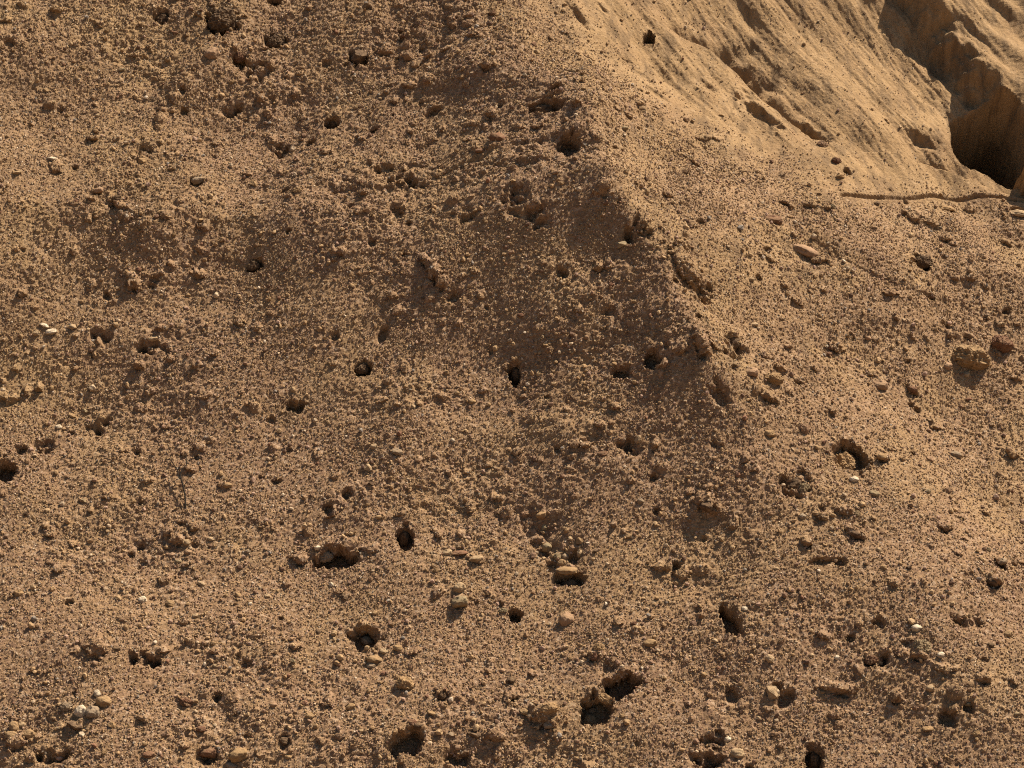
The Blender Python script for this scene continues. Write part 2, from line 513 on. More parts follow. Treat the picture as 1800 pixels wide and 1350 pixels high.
for k in range(1400):
    c = np.array([rng.uniform(fu0, fu1), rng.uniform(fv0, fv1)])
    rk, rg = rock_at(*c)
    if rng.random() < rk * 0.9 or rng.random() > 0.35 + 0.5 * rg:
        continue
    s = 7 + 9 * rng.random() ** 2.5 + 3 * rg
    if rng.random() < 0.62:
        clod(0, 0, s * rng.uniform(.9, 1.9), s * rng.uniform(.7, 1.2), rng.uniform(-.6, .6), s * PXM * rng.uniform(.4, .75), uv=c, seed=k)
    elif rng.random() < 0.5:
        dig(0, 0, s * rng.uniform(.8, 1.6), s * rng.uniform(.7, 1.1), rng.uniform(-.7, .7), s * PXM * rng.uniform(.5, 1.0), 0, 0.3, 0.4, uv=c, seed=k)
    else:
        heap(0, 0, s * rng.uniform(1.0, 2.0), s * rng.uniform(.8, 1.3), rng.uniform(-.6, .6), s * PXM * rng.uniform(.35, .7), uv=c)
# named swellings: lips above the hollows
for (x, y, w, h, t, d) in [(590, 958, 84, 26, 0, .03), (1060, 1222, 54, 26, -.3, .03), (957, 1248, 50, 22, 0, .03), (641, 1102, 50, 16, 0, .02), (1092, 1184, 60, 18, .3, .02),
                           (1560, 470, 300, 60, -.3, .03), (957, 168, 70, 14, 0, .02), (715, 1288, 70, 18, .4, .025), (1003, 230, 60, 30, 0, .03)]:
    heap(x, y, w, h, t, d)

P = U[..., None] * AX + (V + VS)[..., None] * AV + H[..., None] * AN

# ------------------------------------------------------------------ materials
def material(name):
    m = bpy.data.materials.new(name)
    m.use_nodes = True
    n = m.node_tree.nodes
    for x in list(n):
        n.remove(x)
    o = n.new('ShaderNodeOutputMaterial')
    b = n.new('ShaderNodeBsdfPrincipled')
    b.inputs['Roughness'].default_value = 0.95
    b.inputs['Specular IOR Level'].default_value = 0.12
    m.node_tree.links.new(b.outputs[0], o.inputs[0])
    return m, n, m.node_tree.links, b


def noise(n, l, vec, scale, detail=3.0, rough_=0.55):
    t = n.new('ShaderNodeTexNoise')
    t.inputs['Scale'].default_value = scale
    t.inputs['Detail'].default_value = detail
    t.inputs['Roughness'].default_value = rough_
    l.new(vec, t.inputs['Vector'])
    return t.outputs['Fac']


def ramp(n, l, fac, stops):
    r = n.new('ShaderNodeValToRGB')
    e = r.color_ramp.elements
    while len(e) < len(stops):
        e.new(0.5)
    for k, (p, c) in enumerate(stops):
        e[k].position = p
        e[k].color = (*c, 1)
    l.new(fac, r.inputs[0])
    return r.outputs[0]


def mix(n, l, fac, a, b, mode='MIX'):
    m = n.new('ShaderNodeMix')
    m.data_type = 'RGBA'
    m.blend_type = mode
    for s, val in ((0, fac), (6, a), (7, b)):
        if hasattr(val, 'is_linked'):
            l.new(val, m.inputs[s])
        elif isinstance(val, tuple):
            m.inputs[s].default_value = (*val, 1)
        else:
            m.inputs[s].default_value = val
    return m.outputs[2]


def ground_material():
    m, n, l, b = material('pebbly_sand')
    tc = n.new('ShaderNodeTexCoord').outputs['Object']
    big = noise(n, l, tc, 1.3, 4, 0.6)
    soil = ramp(n, l, big, [(0.30, (0.160, 0.095, 0.052)), (0.50, (0.233, 0.139, 0.070)), (0.70, (0.296, 0.186, 0.090))])
    mid = noise(n, l, tc, 9.0, 4, 0.65)
    soil = mix(n, l, ramp(n, l, mid, [(0.35, (0, 0, 0)), (0.7, (1, 1, 1))]), soil, (0.226, 0.135, 0.076))
    vo = n.new('ShaderNodeTexVoronoi')
    vo.inputs['Scale'].default_value = 62.0
    l.new(tc, vo.inputs['Vector'])
    sep = n.new('ShaderNodeSeparateColor')
    l.new(vo.outputs['Color'], sep.inputs[0])
    grain = ramp(n, l, sep.outputs[0], [(0.0, (0.113, 0.062, 0.040)), (0.22, (0.200, 0.119, 0.067)), (0.55, (0.267, 0.163, 0.080)), (0.82, (0.307, 0.194, 0.116)), (1.0, (0.412, 0.300, 0.197))])
    gravel_c = mix(n, l, 0.55, soil, grain)
    # silt of the cliff: yellower, streaked by water
    silt = ramp(n, l, noise(n, l, tc, 2.4, 5, 0.6), [(0.3, (0.251, 0.154, 0.072)), (0.55, (0.306, 0.194, 0.089)), (0.75, (0.348, 0.227, 0.113))])
    silt = mix(n, l, 0.22, silt, grain)
    st = n.new('ShaderNodeMapping')
    st.inputs['Rotation'].default_value = (0, R(30), 0)
    st.inputs['Scale'].default_value = (9, 3, 0.9)
    l.new(tc, st.inputs['Vector'])
    stain = ramp(n, l, noise(n, l, st.outputs[0], 1.6, 5, 0.6), [(0.49, (0, 0, 0)), (0.66, (1, 1, 1))])
    sm = n.new('ShaderNodeMath')
    sm.operation = 'MULTIPLY'
    sm.inputs[1].default_value = 0.72
    l.new(stain, sm.inputs[0])
    silt = mix(n, l, sm.outputs[0], silt, (0.133, 0.085, 0.045))
    at_ = n.new('ShaderNodeAttribute')
    at_.attribute_name = 'silt'
    c = mix(n, l, at_.outputs['Fac'], gravel_c, silt)
    l.new(c, b.inputs['Base Color'])
    bp = n.new('ShaderNodeBump')
    bp.inputs['Strength'].default_value = 1.0
    bp.inputs['Distance'].default_value = 0.010
    l.new(noise(n, l, tc, 130.0, 3, 0.7), bp.inputs['Height'])
    l.new(bp.outputs[0], b.inputs['Normal'])
    return m


def stone_material(name, use_attr):
    m, n, l, b = material(name)
    tc = n.new('ShaderNodeTexCoord').outputs['Object']
    if use_attr:
        a = n.new('ShaderNodeAttribute')
        a.attribute_name = 'tint'
        base = a.outputs['Color']
        l.new(base, b.inputs['Base Color'])
    else:
        oi = n.new('ShaderNodeObjectInfo')
        base = oi.outputs['Color']
        geo = n.new('ShaderNodeNewGeometry')
        nz = ramp(n, l, noise(n, l, geo.outputs['Position'], 45.0, 4, 0.7), [(0.3, (0.62, 0.60, 0.58)), (0.5, (0.95, 0.95, 0.95)), (0.72, (1.2, 1.17, 1.1))])
        c = mix(n, l, 1.0, base, nz, 'MULTIPLY')
        dust = ramp(n, l, noise(n, l, geo.outputs['Position'], 40.0, 4, 0.7), [(0.42, (0, 0, 0)), (0.62, (1, 1, 1))])
        dm = n.new('ShaderNodeMath')
        dm.operation = 'MULTIPLY'
        dm.inputs[1].default_value = 0.5
        l.new(dust, dm.inputs[0])
        c = mix(n, l, dm.outputs[0], c, (0.25, 0.16, 0.082))
        l.new(c, b.inputs['Base Color'])
        bp = n.new('ShaderNodeBump')
        bp.inputs['Strength'].default_value = 0.8
        bp.inputs['Distance'].default_value = 0.004
        l.new(noise(n, l, geo.outputs['Position'], 160.0, 3, 0.7), bp.inputs['Height'])
        l.new(bp.outputs[0], b.inputs['Normal'])
    return m


M_GROUND = ground_material()
M_STONE = stone_material('stone_with_sand_crust', False)
M_GRIT = stone_material('mixed_grit', True)


def mesh_from(name, verts, faces, mat, smooth_=False, attrs=None):
    me = bpy.data.meshes.new(name)
    nv, nf, k = len(verts), len(faces), faces.shape[1]
    me.vertices.add(nv)
    me.vertices.foreach_set('co', verts.astype(np.float32).ravel())
    me.loops.add(nf * k)
    me.loops.foreach_set('vertex_index', faces.astype(np.int32).ravel())
    me.polygons.add(nf)
    me.polygons.foreach_set('loop_start', np.arange(0, nf * k, k, dtype=np.int32))
    me.polygons.foreach_set('use_smooth', np.full(nf, smooth_, dtype=bool))
    for an, (kind, data) in (attrs or {}).items():
        a = me.attributes.new(an, kind, 'POINT')
        a.data.foreach_set('value' if kind == 'FLOAT' else 'color', data.astype(np.float32).ravel())
    me.update(calc_edges=True)
    me.materials.append(mat)
    return me


def link(name, data, parent=None, **props):
    o = bpy.data.objects.new(name, data)
    col.objects.link(o)
    if parent is not None:
        o.parent = parent
    for k_, v_ in props.items():
        o[k_] = v_
    return o


# ------------------------------------------------------------------ hillside and cliff as meshes
idx = np.arange(NU * NV).reshape(NV, NU)
quads = np.stack([idx[:-1, :-1], idx[:-1, 1:], idx[1:, 1:], idx[1:, :-1]], axis=-1).reshape(-1, 4)


def fc(a):
    return a[:-1, :-1].ravel()


cell_f = fc(CELL)
cliff_f = fc(DB) > 0.02
ledge_f = fc(LEDGEM) > 0.5
Pf = P.reshape(-1, 3)
ru_ = np.interp(V, RIDGE[::-1, 1], RIDGE[::-1, 0])
flank = smooth(-0.03, 0.10, U - ru_) * (0.35 + 0.65 * np.exp(-np.maximum(U - ru_, 0) / 0.35)) * smooth(at0(900, 1000)[1], at0(900, 500)[1], V)
SILT = np.clip(ROCK + (1 - ROCK) * np.clip(0.75 * flank + 0.55 * smooth(-0.1, 0.5, perlin(U * 1.4 + 8, V * 1.4, 205) + 0.5 * perlin(U * 4.4, V * 4.4, 206)) + 0.4 * smooth(-0.1, 0.5, poly_dist(U, V, LEFTV)[0]), 0, 0.85), 0, 1)
Rf = SILT.ravel()


def piece(name, sel, parent=None, **props):
    q = quads[sel]
    used, inv = np.unique(q, return_inverse=True)
    me = mesh_from(name, Pf[used], inv.reshape(-1, 4), M_GROUND, False, {'silt': ('FLOAT', Rf[used])})
    return link(name, me, parent, **props)


hillside = piece('hillside', ~cliff_f & (cell_f == 0) & ~ledge_f, kind='structure', label='pebbly sand hillside filling most of the view')
cliff = piece('cliff', cliff_f & (cell_f != CAVE_ID) & ~ledge_f, kind='structure', label='smooth fluted ochre cliff at upper right')
piece('cave', cell_f == CAVE_ID, cliff, label='dark cave at the foot of the gully')
piece('ledge', ledge_f & (cell_f == 0), cliff, label='narrow smooth sand ledge along the foot of the cliff')
for k, hol in enumerate(HOLLOWS):
    s = cell_f == k + 1
    if s.any():
        piece('hollow', s, hillside, label=hol[7])

# level ground at the foot, where one stands to look at the bank
gx = np.linspace(-60, 60, 61)
gy = np.linspace(-70, -1.0, 40)
GX, GY = np.meshgrid(gx, gy)
GZ = -3.6 + 0.10 * perlin(GX * 0.3, GY * 0.3, 3)
gi = np.arange(GX.size).reshape(GX.shape)
gq = np.stack([gi[:-1, :-1], gi[:-1, 1:], gi[1:, 1:], gi[1:, :-1]], axis=-1).reshape(-1, 4)
gme = mesh_from('ground', np.stack([GX, GY, GZ], -1).reshape(-1, 3), gq, M_GROUND, True, {'silt': ('FLOAT', np.zeros(GX.size))})
link('ground', gme, kind='structure')

# ------------------------------------------------------------------ what pixel shows which spot of the surface
px_, py_, pz_ = project(Pf)
S = 4
W, Hh = 1800 // S + 60, 1350 // S + 60
ix = np.floor(px_ / S).astype(int) + 30
iy = np.floor(py_ / S).astype(int) + 30
ok = (ix >= 0) & (ix < W) & (iy >= 0) & (iy < Hh) & (pz_ > 1)
key = np.where(ok)[0]
order = key[np.argsort(-pz_[key], kind='stable')]
front = np.full((Hh, W), -1, dtype=np.int64)
front[iy[order], ix[order]] = order


def spot(px, py):
    x = int(px // S) + 30
    y = int(py // S) + 30
    for r in range(0, 8):
        w = front[max(0, y - r):y + r + 1, max(0, x - r):x + r + 1]
        w = w[w >= 0]
        if len(w):
            return Pf[w[len(w) // 2]]
    raise RuntimeError('no ground')


# ------------------------------------------------------------------ stones
def ico(sub):
    import bmesh
    bm = bmesh.new()
    bmesh.ops.create_icosphere(bm, subdivisions=sub, radius=1.0)
    bm.verts.ensure_lookup_table()
    v = np.array([x.co[:] for x in bm.verts])
    f = np.array([[y.index for y in x.verts] for x in bm.faces])
    bm.free()
    return v, f


IV5, IF5 = ico(5)
IV3, IF3 = ico(4)
IV2, IF2 = ico(2)
IV1, IF1 = ico(1)


def stone_mesh(kind, seed):
    r = np.random.default_rng(seed)
    coarse = kind in ('clod', 'boulder')
    v = (IV5 if coarse else IV3).copy()
    if kind == 'boulder':
        # a broad back and an undercut front face
        v[:, 2] = np.sign(v[:, 2]) * np.abs(v[:, 2]) ** .9
        v[:, 1] = np.where(v[:, 1] < 0, v[:, 1] * (1 + .55 * np.clip(v[:, 2], -1, 1)), v[:, 1])
    # cut flats, then lump and roughen
    ncut, depth = {'round': (7, (.70, .95)), 'angular': (9, (.55, .85)), 'slab': (6, (.65, .9)), 'clod': (5, (.75, .95)), 'boulder': (4, (.8, .95))}[kind]
    for _ in range(ncut):
        d = r.normal(size=3)
        d /= np.linalg.norm(d)
        lim = r.uniform(*depth)
        e = v @ d
        v -= np.maximum(e - lim, 0)[:, None] * d * 0.9
    amp = {'round': .13, 'angular': .10, 'slab': .11, 'clod': .17, 'boulder': .13}[kind]
    for f_, a_ in ((1.3, 1.0), (2.9, .6), (6.0, .5), (11.0, .35)):
        o = r.uniform(0, 50, 3)
        nn = (perlin(v[:, 0] * f_ + o[0], v[:, 1] * f_ + o[1], seed) + perlin(v[:, 1] * f_ + o[1], v[:, 2] * f_ + o[2], seed + 1) + perlin(v[:, 2] * f_ + o[2], v[:, 0] * f_ + o[0], seed + 2)) / 3
        v = v * (1 + amp * 2.2 * a_ * nn)[:, None]
    if kind == 'round':
        v = v * (1 + .05 * grains(v[:, 0] * 4 + v[:, 1] * 2, v[:, 2] * 4 + v[:, 1] * 3, seed + 5, .7))[:, None]
    if coarse:
        g = grains(v[:, 0] * 7 + v[:, 1] * 3, v[:, 2] * 7 + v[:, 1] * 5, seed + 5, .8) + .6 * grains(v[:, 0] * 13 + v[:, 1] * 6, v[:, 2] * 13 + v[:, 1] * 8, seed + 6, .8)
        v = v * (1 + .05 * g)[:, None]
    v /= np.abs(v).max(axis=0)
    return mesh_from('stone_' + kind, v, IF5 if coarse else IF3, M_STONE, not coarse and kind != 'angular')


STONES = {k: [stone_mesh(k, 40 + 10 * i + j) for j in range(5)] for i, k in enumerate(('round', 'angular', 'slab', 'clod', 'boulder'))}
TONES = {
    'tan': (0.40, 0.27, 0.145), 'cream': (0.60, 0.47, 0.31), 'white': (0.66, 0.58, 0.45), 'grey': (0.33, 0.29, 0.24),
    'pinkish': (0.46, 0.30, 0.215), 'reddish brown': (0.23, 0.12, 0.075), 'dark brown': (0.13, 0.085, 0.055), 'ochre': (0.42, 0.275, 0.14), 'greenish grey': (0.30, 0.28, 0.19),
}
# hand-picked: x, y, width, height (photo px), tilt (rad, clockwise down to the right is negative), tone, shape, sink, label
PICK = [
    (1705, 630, 78, 52, -.22, 'tan', 'boulder', .0, 'largest boulder, ochre and crusted, bulging from the bright right slope'),
    (1757, 606, 46, 34, -.15, 'reddish brown', 'boulder', .05, 'pinkish grey boulder just up and right of the largest crusted boulder'),
    (1697, 657, 13, 11, 0, 'cream', 'round', .0, 'pale pebble lying under the lower edge of the largest boulder'),
    (1664, 641, 17, 14, .3, 'pinkish', 'round', .1, 'pink pebble touching the left end of the largest boulder'),
    (1358, 664, 44, 26, -.1, 'ochre', 'boulder', .1, 'ochre rounded stone in the stone group right of the ridge'),
    (1322, 652, 25, 21, 0, 'pinkish', 'round', .1, 'pinkish cobble just left of the ochre stone right of the ridge'),
    (1284, 606, 30, 30, .2, 'dark brown', 'angular', .1, 'dark brown angular block on the ridge'),
    (1303, 622, 24, 20, -.5, 'dark brown', 'angular', .1, 'smaller dark brown block leaning against the angular one on the ridge'),
    (1545, 676, 25, 22, 0, 'pinkish', 'round', .1, 'round pinkish brown cobble alone in the middle of the right slope'),
    (1604, 687, 20, 13, -.4, 'reddish brown', 'round', .1, 'small flat reddish brown stone right of the lone round cobble'),
    (1482, 812, 42, 42, .3, 'ochre', 'clod', -.2, 'ochre stone loose in the round shaded socket on the right slope'),
    (1503, 841, 18, 13, 0, 'white', 'round', .1, 'white pebble below the round shaded socket on the right slope'),
    (1683, 797, 23, 13, -.2, 'grey', 'slab', .1, 'grey flat stone at the right of the round shaded socket'),
    (1550, 803, 18, 12, 0, 'tan', 'round', .1, 'tan pebble close right of the round shaded socket'),
    (1415, 753, 24, 21, .2, 'pinkish', 'clod', .15, 'pinkish crusted stone up and left of the round shaded socket'),
    (1355, 763, 20, 14, 0, 'tan', 'round', .1, 'tan stone left of the pinkish crusted one'),
    (1240, 888, 25, 20, -.4, 'dark brown', 'round', .15, 'dark brown stone lying in a pit below the ridge end'),
    (1395, 848, 30, 24, 0, 'dark brown', 'angular', .15, 'dark brown rough clump below left of the round shaded socket'),
    (1412, 858, 24, 20, .3, 'greenish grey', 'clod', .15, 'greenish grey clod beside the dark rough clump'),
    (1327, 570, 15, 9, 0, 'cream', 'round', .1, 'cream pebble on the bright slope above the ridge blocks'),
    (1320, 488, 14, 7, 0, 'cream', 'slab', .1, 'thin cream flake high on the bright slope right of the ridge'),
    (1417, 443, 58, 20, -.35, 'pinkish', 'slab', .15, 'long pinkish slab lying aslant on the upper right slope'),
    (1358, 385, 34, 21, -.1, 'reddish brown', 'round', .12, 'reddish brown cobble up and left of the long pinkish slab'),
    (873, 240, 30, 22, -.2, 'reddish brown', 'round', .05, 'reddish brown rounded cobble on the bench below the wide dark hollow'),
    (840, 265, 18, 10, 0, 'reddish brown', 'round', .1, 'small red stone just below left of the reddish cobble on the bench'),
    (820, 40, 26, 17, 0, 'pinkish', 'clod', .15, 'pinkish lump near the top edge, on the crest'),
    (938, 78, 13, 11, 0, 'reddish brown', 'round', .1, 'small red pebble on the crest at the top'),
    (375, 92, 30, 24, .2, 'pinkish', 'round', .1, 'pinkish grey cobble right below the largest dark clod at top left'),
    (420, 102, 26, 22, 0, 'reddish brown', 'clod', .2, 'reddish brown stone in a socket below right of the largest dark clod'),
    (90, 277, 19, 9, -.1, 'white', 'slab', .0, 'white flat stone on the far left of the upper slope'),
    (28, 303, 20, 7, .25, 'cream', 'slab', .0, 'thin cream splinter at the left edge of the upper slope'),
    (172, 335, 20, 10, .3, 'pinkish', 'slab', .1, 'pinkish flat stone casting a shadow on the upper left slope'),
    (345, 318, 24, 15, .3, 'grey', 'round', .15, 'dark grey stone on the upper left slope'),
    (172, 203, 10, 8, 0, 'cream', 'round', .1, 'tiny cream pebble high on the left slope'),
    (78, 568, 18, 7, -.4, 'white', 'slab', .0, 'white splinter, topmost of the pale group at the left edge'),
    (90, 583, 22, 11, .2, 'white', 'round', .0, 'white stone, largest of the pale group at the left edge'),
    (125, 575, 15, 11, 0, 'cream', 'round', -.1, 'cream pebble, right end of the pale group at the left edge'),
    (65, 586, 14, 10, .3, 'cream', 'round', -.1, 'cream pebble, left end of the pale group at the left edge'),
    (103, 748, 12, 9, .2, 'white', 'round', .0, 'lone white pebble on the left slope below the pale group'),
    (697, 795, 20, 14, -.2, 'grey', 'round', .1, 'grey pebble in the sparse pebble patch at the middle of the slope'),
    (657, 786, 14, 11, 0, 'cream', 'round', .1, 'cream pebble at the left of the sparse pebble patch mid slope'),
    (793, 774, 9, 8, 0, 'white', 'round', .1, 'tiny white pebble above right of the sparse pebble patch mid slope'),
    (998, 821, 12, 9, 0, 'cream', 'round', .1, 'cream pebble above the sunken run of stones'),
    (1122, 773, 15, 15, .5, 'cream', 'angular', .0, 'cream chip standing over a rough dark notch'),
    (1104, 790, 20, 18, 0, 'dark brown', 'angular', .1, 'dark brown rough lump beside the standing cream chip'),
    (250, 1053, 17, 16, 0, 'white', 'round', .0, 'round white pebble with a black shadow at its left side'),
    (140, 1251, 24, 24, .2, 'white', 'round', .0, 'bright white cobble, left one of the cluster of pale cobbles'),
    (163, 1252, 26, 27, .1, 'grey', 'round', .0, 'grey cobble in the middle of the cluster of pale cobbles'),
    (181, 1235, 28, 22, -.2, 'tan', 'round', .0, 'tan cobble at the right of the cluster of pale cobbles'),
    (170, 1216, 12, 15, .2, 'white', 'round', .0, 'small white pebble on top of the cluster of pale cobbles'),
    (112, 1240, 26, 18, .3, 'grey', 'clod', .15, 'grey clod up and left of the cluster of pale cobbles'),
    (24, 1276, 17, 22, .1, 'tan', 'round', .1, 'upright tan stone, upper left of the corner stone group'),
    (16, 1295, 24, 18, 0, 'tan', 'round', .1, 'tan stone, lower left of the corner stone group'),
    (37, 1273, 13, 13, 0, 'cream', 'round', .1, 'small cream pebble on top of the corner stone group'),
    (50, 1288, 24, 19, .2, 'tan', 'round', .1, 'tan stone, right end of the corner stone group'),
    (142, 1289, 11, 13, .4, 'white', 'angular', .0, 'white chip below the cluster of pale cobbles'),
    (128, 1275, 34, 13, -.3, 'dark brown', 'slab', .1, 'dark brown slab standing in for the shadow between pale cobbles and white chip'),  # added dark slab: stands in for the shadow below the cobbles
    (364, 1322, 34, 26, 0, 'reddish brown', 'round', .1, 'brown cobble at the bottom edge, left of the orange one'),
    (416, 1325, 34, 24, .3, 'ochre', 'round', .05, 'orange ochre cobble at the bottom edge'),
    (405, 1344, 22, 14, 0, 'grey', 'round', .05, 'light grey stone under the orange cobble at the bottom edge'),
    (500, 1300, 20, 16, -.3, 'dark brown', 'round', .2, 'dark brown stone right of the orange cobble, bottom left'),
    (327, 1233, 28, 18, -.4, 'reddish brown', 'clod', .15, 'brown lump right of the cluster of pale cobbles'),
    (262, 1325, 26, 13, 0, 'reddish brown', 'round', .15, 'low reddish stone left of the brown cobble at the bottom edge'),
    (354, 1280, 18, 12, 0, 'reddish brown', 'round', .1, 'small red brown stone above the brown cobble at the bottom'),
    (325, 953, 13, 12, 0, 'cream', 'round', .05, 'cream pebble on top of the loose pebble cluster, left middle'),
    (300, 974, 12, 10, 0, 'pinkish', 'round', .05, 'pink pebble at the left of the loose pebble cluster, left middle'),
    (331, 968, 14, 10, 0, 'pinkish', 'round', .05, 'pink pebble in the centre of the loose pebble cluster, left middle'),
    (369, 946, 14, 9, 0, 'cream', 'round', .05, 'cream pebble at the right of the loose pebble cluster, left middle'),
    (314, 986, 12, 10, 0, 'greenish grey', 'round', .05, 'greenish grey pebble at the foot of the loose pebble cluster, left middle'),
    (292, 962, 11, 9, 0, 'tan', 'round', .05, 'tan pebble, upper left of the loose pebble cluster, left middle'),
    (556, 961, 12, 8, .2, 'white', 'round', .0, 'small white pebble on the lip left of the wide hollow'),
    (575, 978, 28, 20, .2, 'grey', 'clod', -.2, 'grey crusted stone inside the wide hollow at left centre'),
    (580, 1025, 10, 9, 0, 'white', 'angular', .0, 'white chip below the wide hollow at left centre'),
    (470, 1046, 11, 9, 0, 'cream', 'round', .05, 'cream pebble alone, right of the round white pebble'),
    (352, 1025, 18, 8, -.4, 'cream', 'slab', .0, 'cream splinter between the white pebble and the loose cluster'),
    (340, 1081, 11, 9, 0, 'cream', 'round', .05, 'cream pebble right below the round white pebble'),
    (545, 1258, 18, 13, .3, 'tan', 'round', .05, 'tan stone in the lower left, right of the brown lump'),
    (641, 1125, 24, 19, 0, 'grey', 'round', -.25, 'smooth grey stone nested in a dark socket, lower centre left'),
    (657, 1158, 30, 17, -.2, 'tan', 'round', .05, 'tan stone below the nested grey stone'),
    (673, 1144, 16, 12, -.3, 'cream', 'round', .05, 'cream pebble close right of the nested grey stone'),
    (699, 1139, 17, 13, 0, 'tan', 'round', .05, 'tan pebble farther right of the nested grey stone'),
    (648, 1171, 17, 14, 0, 'grey', 'round', .05, 'grey pebble, lowest below the nested grey stone'),
    (713, 1203, 36, 28, -.3, 'ochre', 'boulder', .05, 'ochre cobble on its own below the tan stones, lower centre left'),
    (778, 1221, 20, 18, 0, 'dark brown', 'clod', .2, 'dark brown lump right of the lone ochre cobble'),
    (811, 1035, 24, 20, .2, 'cream', 'round', .05, 'cream cobble above a greenish one at the centre'),
    (802, 1058, 30, 22, .3, 'greenish grey', 'round', .05, 'greenish cobble below the cream one at the centre'),
    (993, 1090, 27, 31, .1, 'pinkish', 'round', .1, 'upright pinkish cobble below the flat slab'),
    (785, 969, 19, 14, .2, 'cream', 'round', .05, 'cream pebble left of two flat stones above the centre cobbles'),
    (807, 971, 32, 9, .1, 'reddish brown', 'slab', .05, 'long thin brown stone right of the cream pebble'),
    (836, 980, 25, 12, .2, 'cream', 'slab', .05, 'cream flat stone right of the long thin brown one'),
    (998, 1003, 44, 13, .05, 'ochre', 'slab', -.1, 'flat ochre slab roofing a dark gap, centre'),
    (1004, 1027, 33, 16, 0, 'pinkish', 'slab', .0, 'pale pink block under the flat slab'),
    (922, 903, 20, 13, 0, 'pinkish', 'round', .0, 'pink stone, top left of the sunken run of stones'),
    (948, 907, 22, 15, .1, 'tan', 'round', .0, 'tan stone, second along the top of the sunken run'),
    (935, 920, 14, 14, 0, 'pinkish', 'round', .0, 'small pink stone, left side of the sunken run'),
    (957, 924, 16, 17, 0, 'greenish grey', 'round', .0, 'pale greenish stone, upper middle of the sunken run'),
    (936, 936, 19, 19, .3, 'pinkish', 'round', .0, 'pink cobble, left edge of the sunken run'),
    (951, 947, 20, 13, .1, 'pinkish', 'round', .0, 'flat pink stone, middle left of the sunken run'),
    (962, 960, 27, 22, -.2, 'greenish grey', 'round', .0, 'largest greenish cobble in the sunken run'),
    (988, 962, 24, 20, 0, 'pinkish', 'round', .0, 'pinkish cobble, centre of the sunken run'),
    (1005, 963, 18, 15, .2, 'pinkish', 'round', .0, 'pale pink cobble, right centre of the sunken run'),
    (977, 976, 19, 17, 0, 'greenish grey', 'round', .0, 'greenish cobble, lower centre of the sunken run'),
    (999, 977, 20, 18, .2, 'grey', 'round', .0, 'grey cobble beside the black gap in the sunken run'),
    (1016, 974, 14, 20, .1, 'cream', 'round', .0, 'upright cream pebble right of the black gap in the sunken run'),
    (984, 990, 26, 16, -.1, 'tan', 'round', .0, 'tan cobble, low end of the sunken run'),
    (1003, 994, 30, 13, .1, 'pinkish', 'slab', .0, 'pink flat stone at the foot of the sunken run'),
    (1019, 950, 24, 16, .2, 'tan', 'round', .0, 'tan stone, right edge of the sunken run'),
    (1002, 945, 16, 13, 0, 'cream', 'round', .0, 'cream pebble, upper right of the sunken run'),
    (968, 978, 15, 13, 0, 'tan', 'round', .0, 'small tan pebble by the shaded left wall of the sunken run'),
    (1033, 1265, 27, 23, 0, 'greenish grey', 'clod', -.15, 'greenish crusted stone below the dark socket, bottom centre'),
    (1040, 1248, 16, 12, 0, 'grey', 'round', .05, 'small grey stone inside the dark socket, bottom centre'),
    (1060, 1228, 30, 18, -.5, 'ochre', 'clod', .05, 'ochre rim stone over the dark socket, bottom centre'),
    (963, 1246, 38, 22, .1, 'ochre', 'boulder', .05, 'ochre crusted cobble left of the dark socket, bottom centre'),
    (966, 1272, 20, 15, 0, 'grey', 'round', .05, 'grey stone below the ochre crusted cobble, bottom centre'),
    (920, 1250, 22, 12, -.3, 'tan', 'slab', .05, 'tan flat stone left of the ochre crusted cobble'),
    (1045, 1152, 20, 16, 0, 'reddish brown', 'clod', .1, 'purplish brown clod above the slanting slit'),
    (1140, 1130, 28, 15, .1, 'tan', 'round', .1, 'tan cobble up and right of the slanting slit'),
    (1053, 1136, 22, 16, 0, 'ochre', 'clod', .1, 'ochre clod above the purplish one'),
    (720, 1271, 18, 13, 0, 'reddish brown', 'round', .1, 'small brown stone above the arched hollow'),
    (732, 1272, 16, 12, 0, 'dark brown', 'round', .1, 'dark stone right of the small brown one above the arched hollow'),
    (835, 1289, 28, 15, -.2, 'dark brown', 'slab', .1, 'dark brown slab right of the arched hollow'),
    (1610, 1102, 20, 13, 0, 'white', 'round', .0, 'white stone, upper one at lower right'),
    (1655, 1148, 16, 12, 0, 'white', 'round', .0, 'white pebble, lower one at lower right'),
    (1616, 1137, 36, 30, .1, 'greenish grey', 'clod', .15, 'greenish crusted lump between the two white stones'),
    (1546, 965, 10, 8, 0, 'cream', 'round', .05, 'cream pebble among dark notches at right'),
    (1355, 1157, 17, 15, -.5, 'cream', 'round', .0, 'cream pebble, upper of two pale stones below the wedge pit'),
    (1358, 1219, 24, 28, .3, 'cream', 'angular', .05, 'pale angular stone with dark shade either side, below the wedge pit'),
    (1635, 1208, 17, 13, 0, 'cream', 'round', .05, 'cream stone below the greenish crusted lump'),
    (1703, 1236, 13, 11, 0, 'greenish grey', 'round', .0, 'small greenish pebble at lower right corner region'),
    (1292, 1326, 26, 19, 0, 'cream', 'round', .05, 'pale round stone at the bottom edge right of centre'),
    (1278, 1298, 14, 12, 0, 'white', 'round', .0, 'small white pebble above the pale round stone at the bottom'),
    (1425, 1150, 10, 8, 0, 'cream', 'round', .05, 'cream pebble right of the pair of pale stones'),
    (1471, 1154, 10, 9, .5, 'white', 'round', .05, 'tiny white pebble farther right of the pair of pale stones'),
    (1310, 1070, 12, 9, 0, 'white', 'round', .05, 'white pebble at the top right of the wedge pit'),
    (1259, 1124, 12, 9, 0, 'cream', 'round', .05, 'cream pebble at the lower left of the wedge pit'),
    (1747, 1022, 22, 15, -.2, 'dark brown', 'round', .1, 'dark brown stone, lower of two near the right edge'),
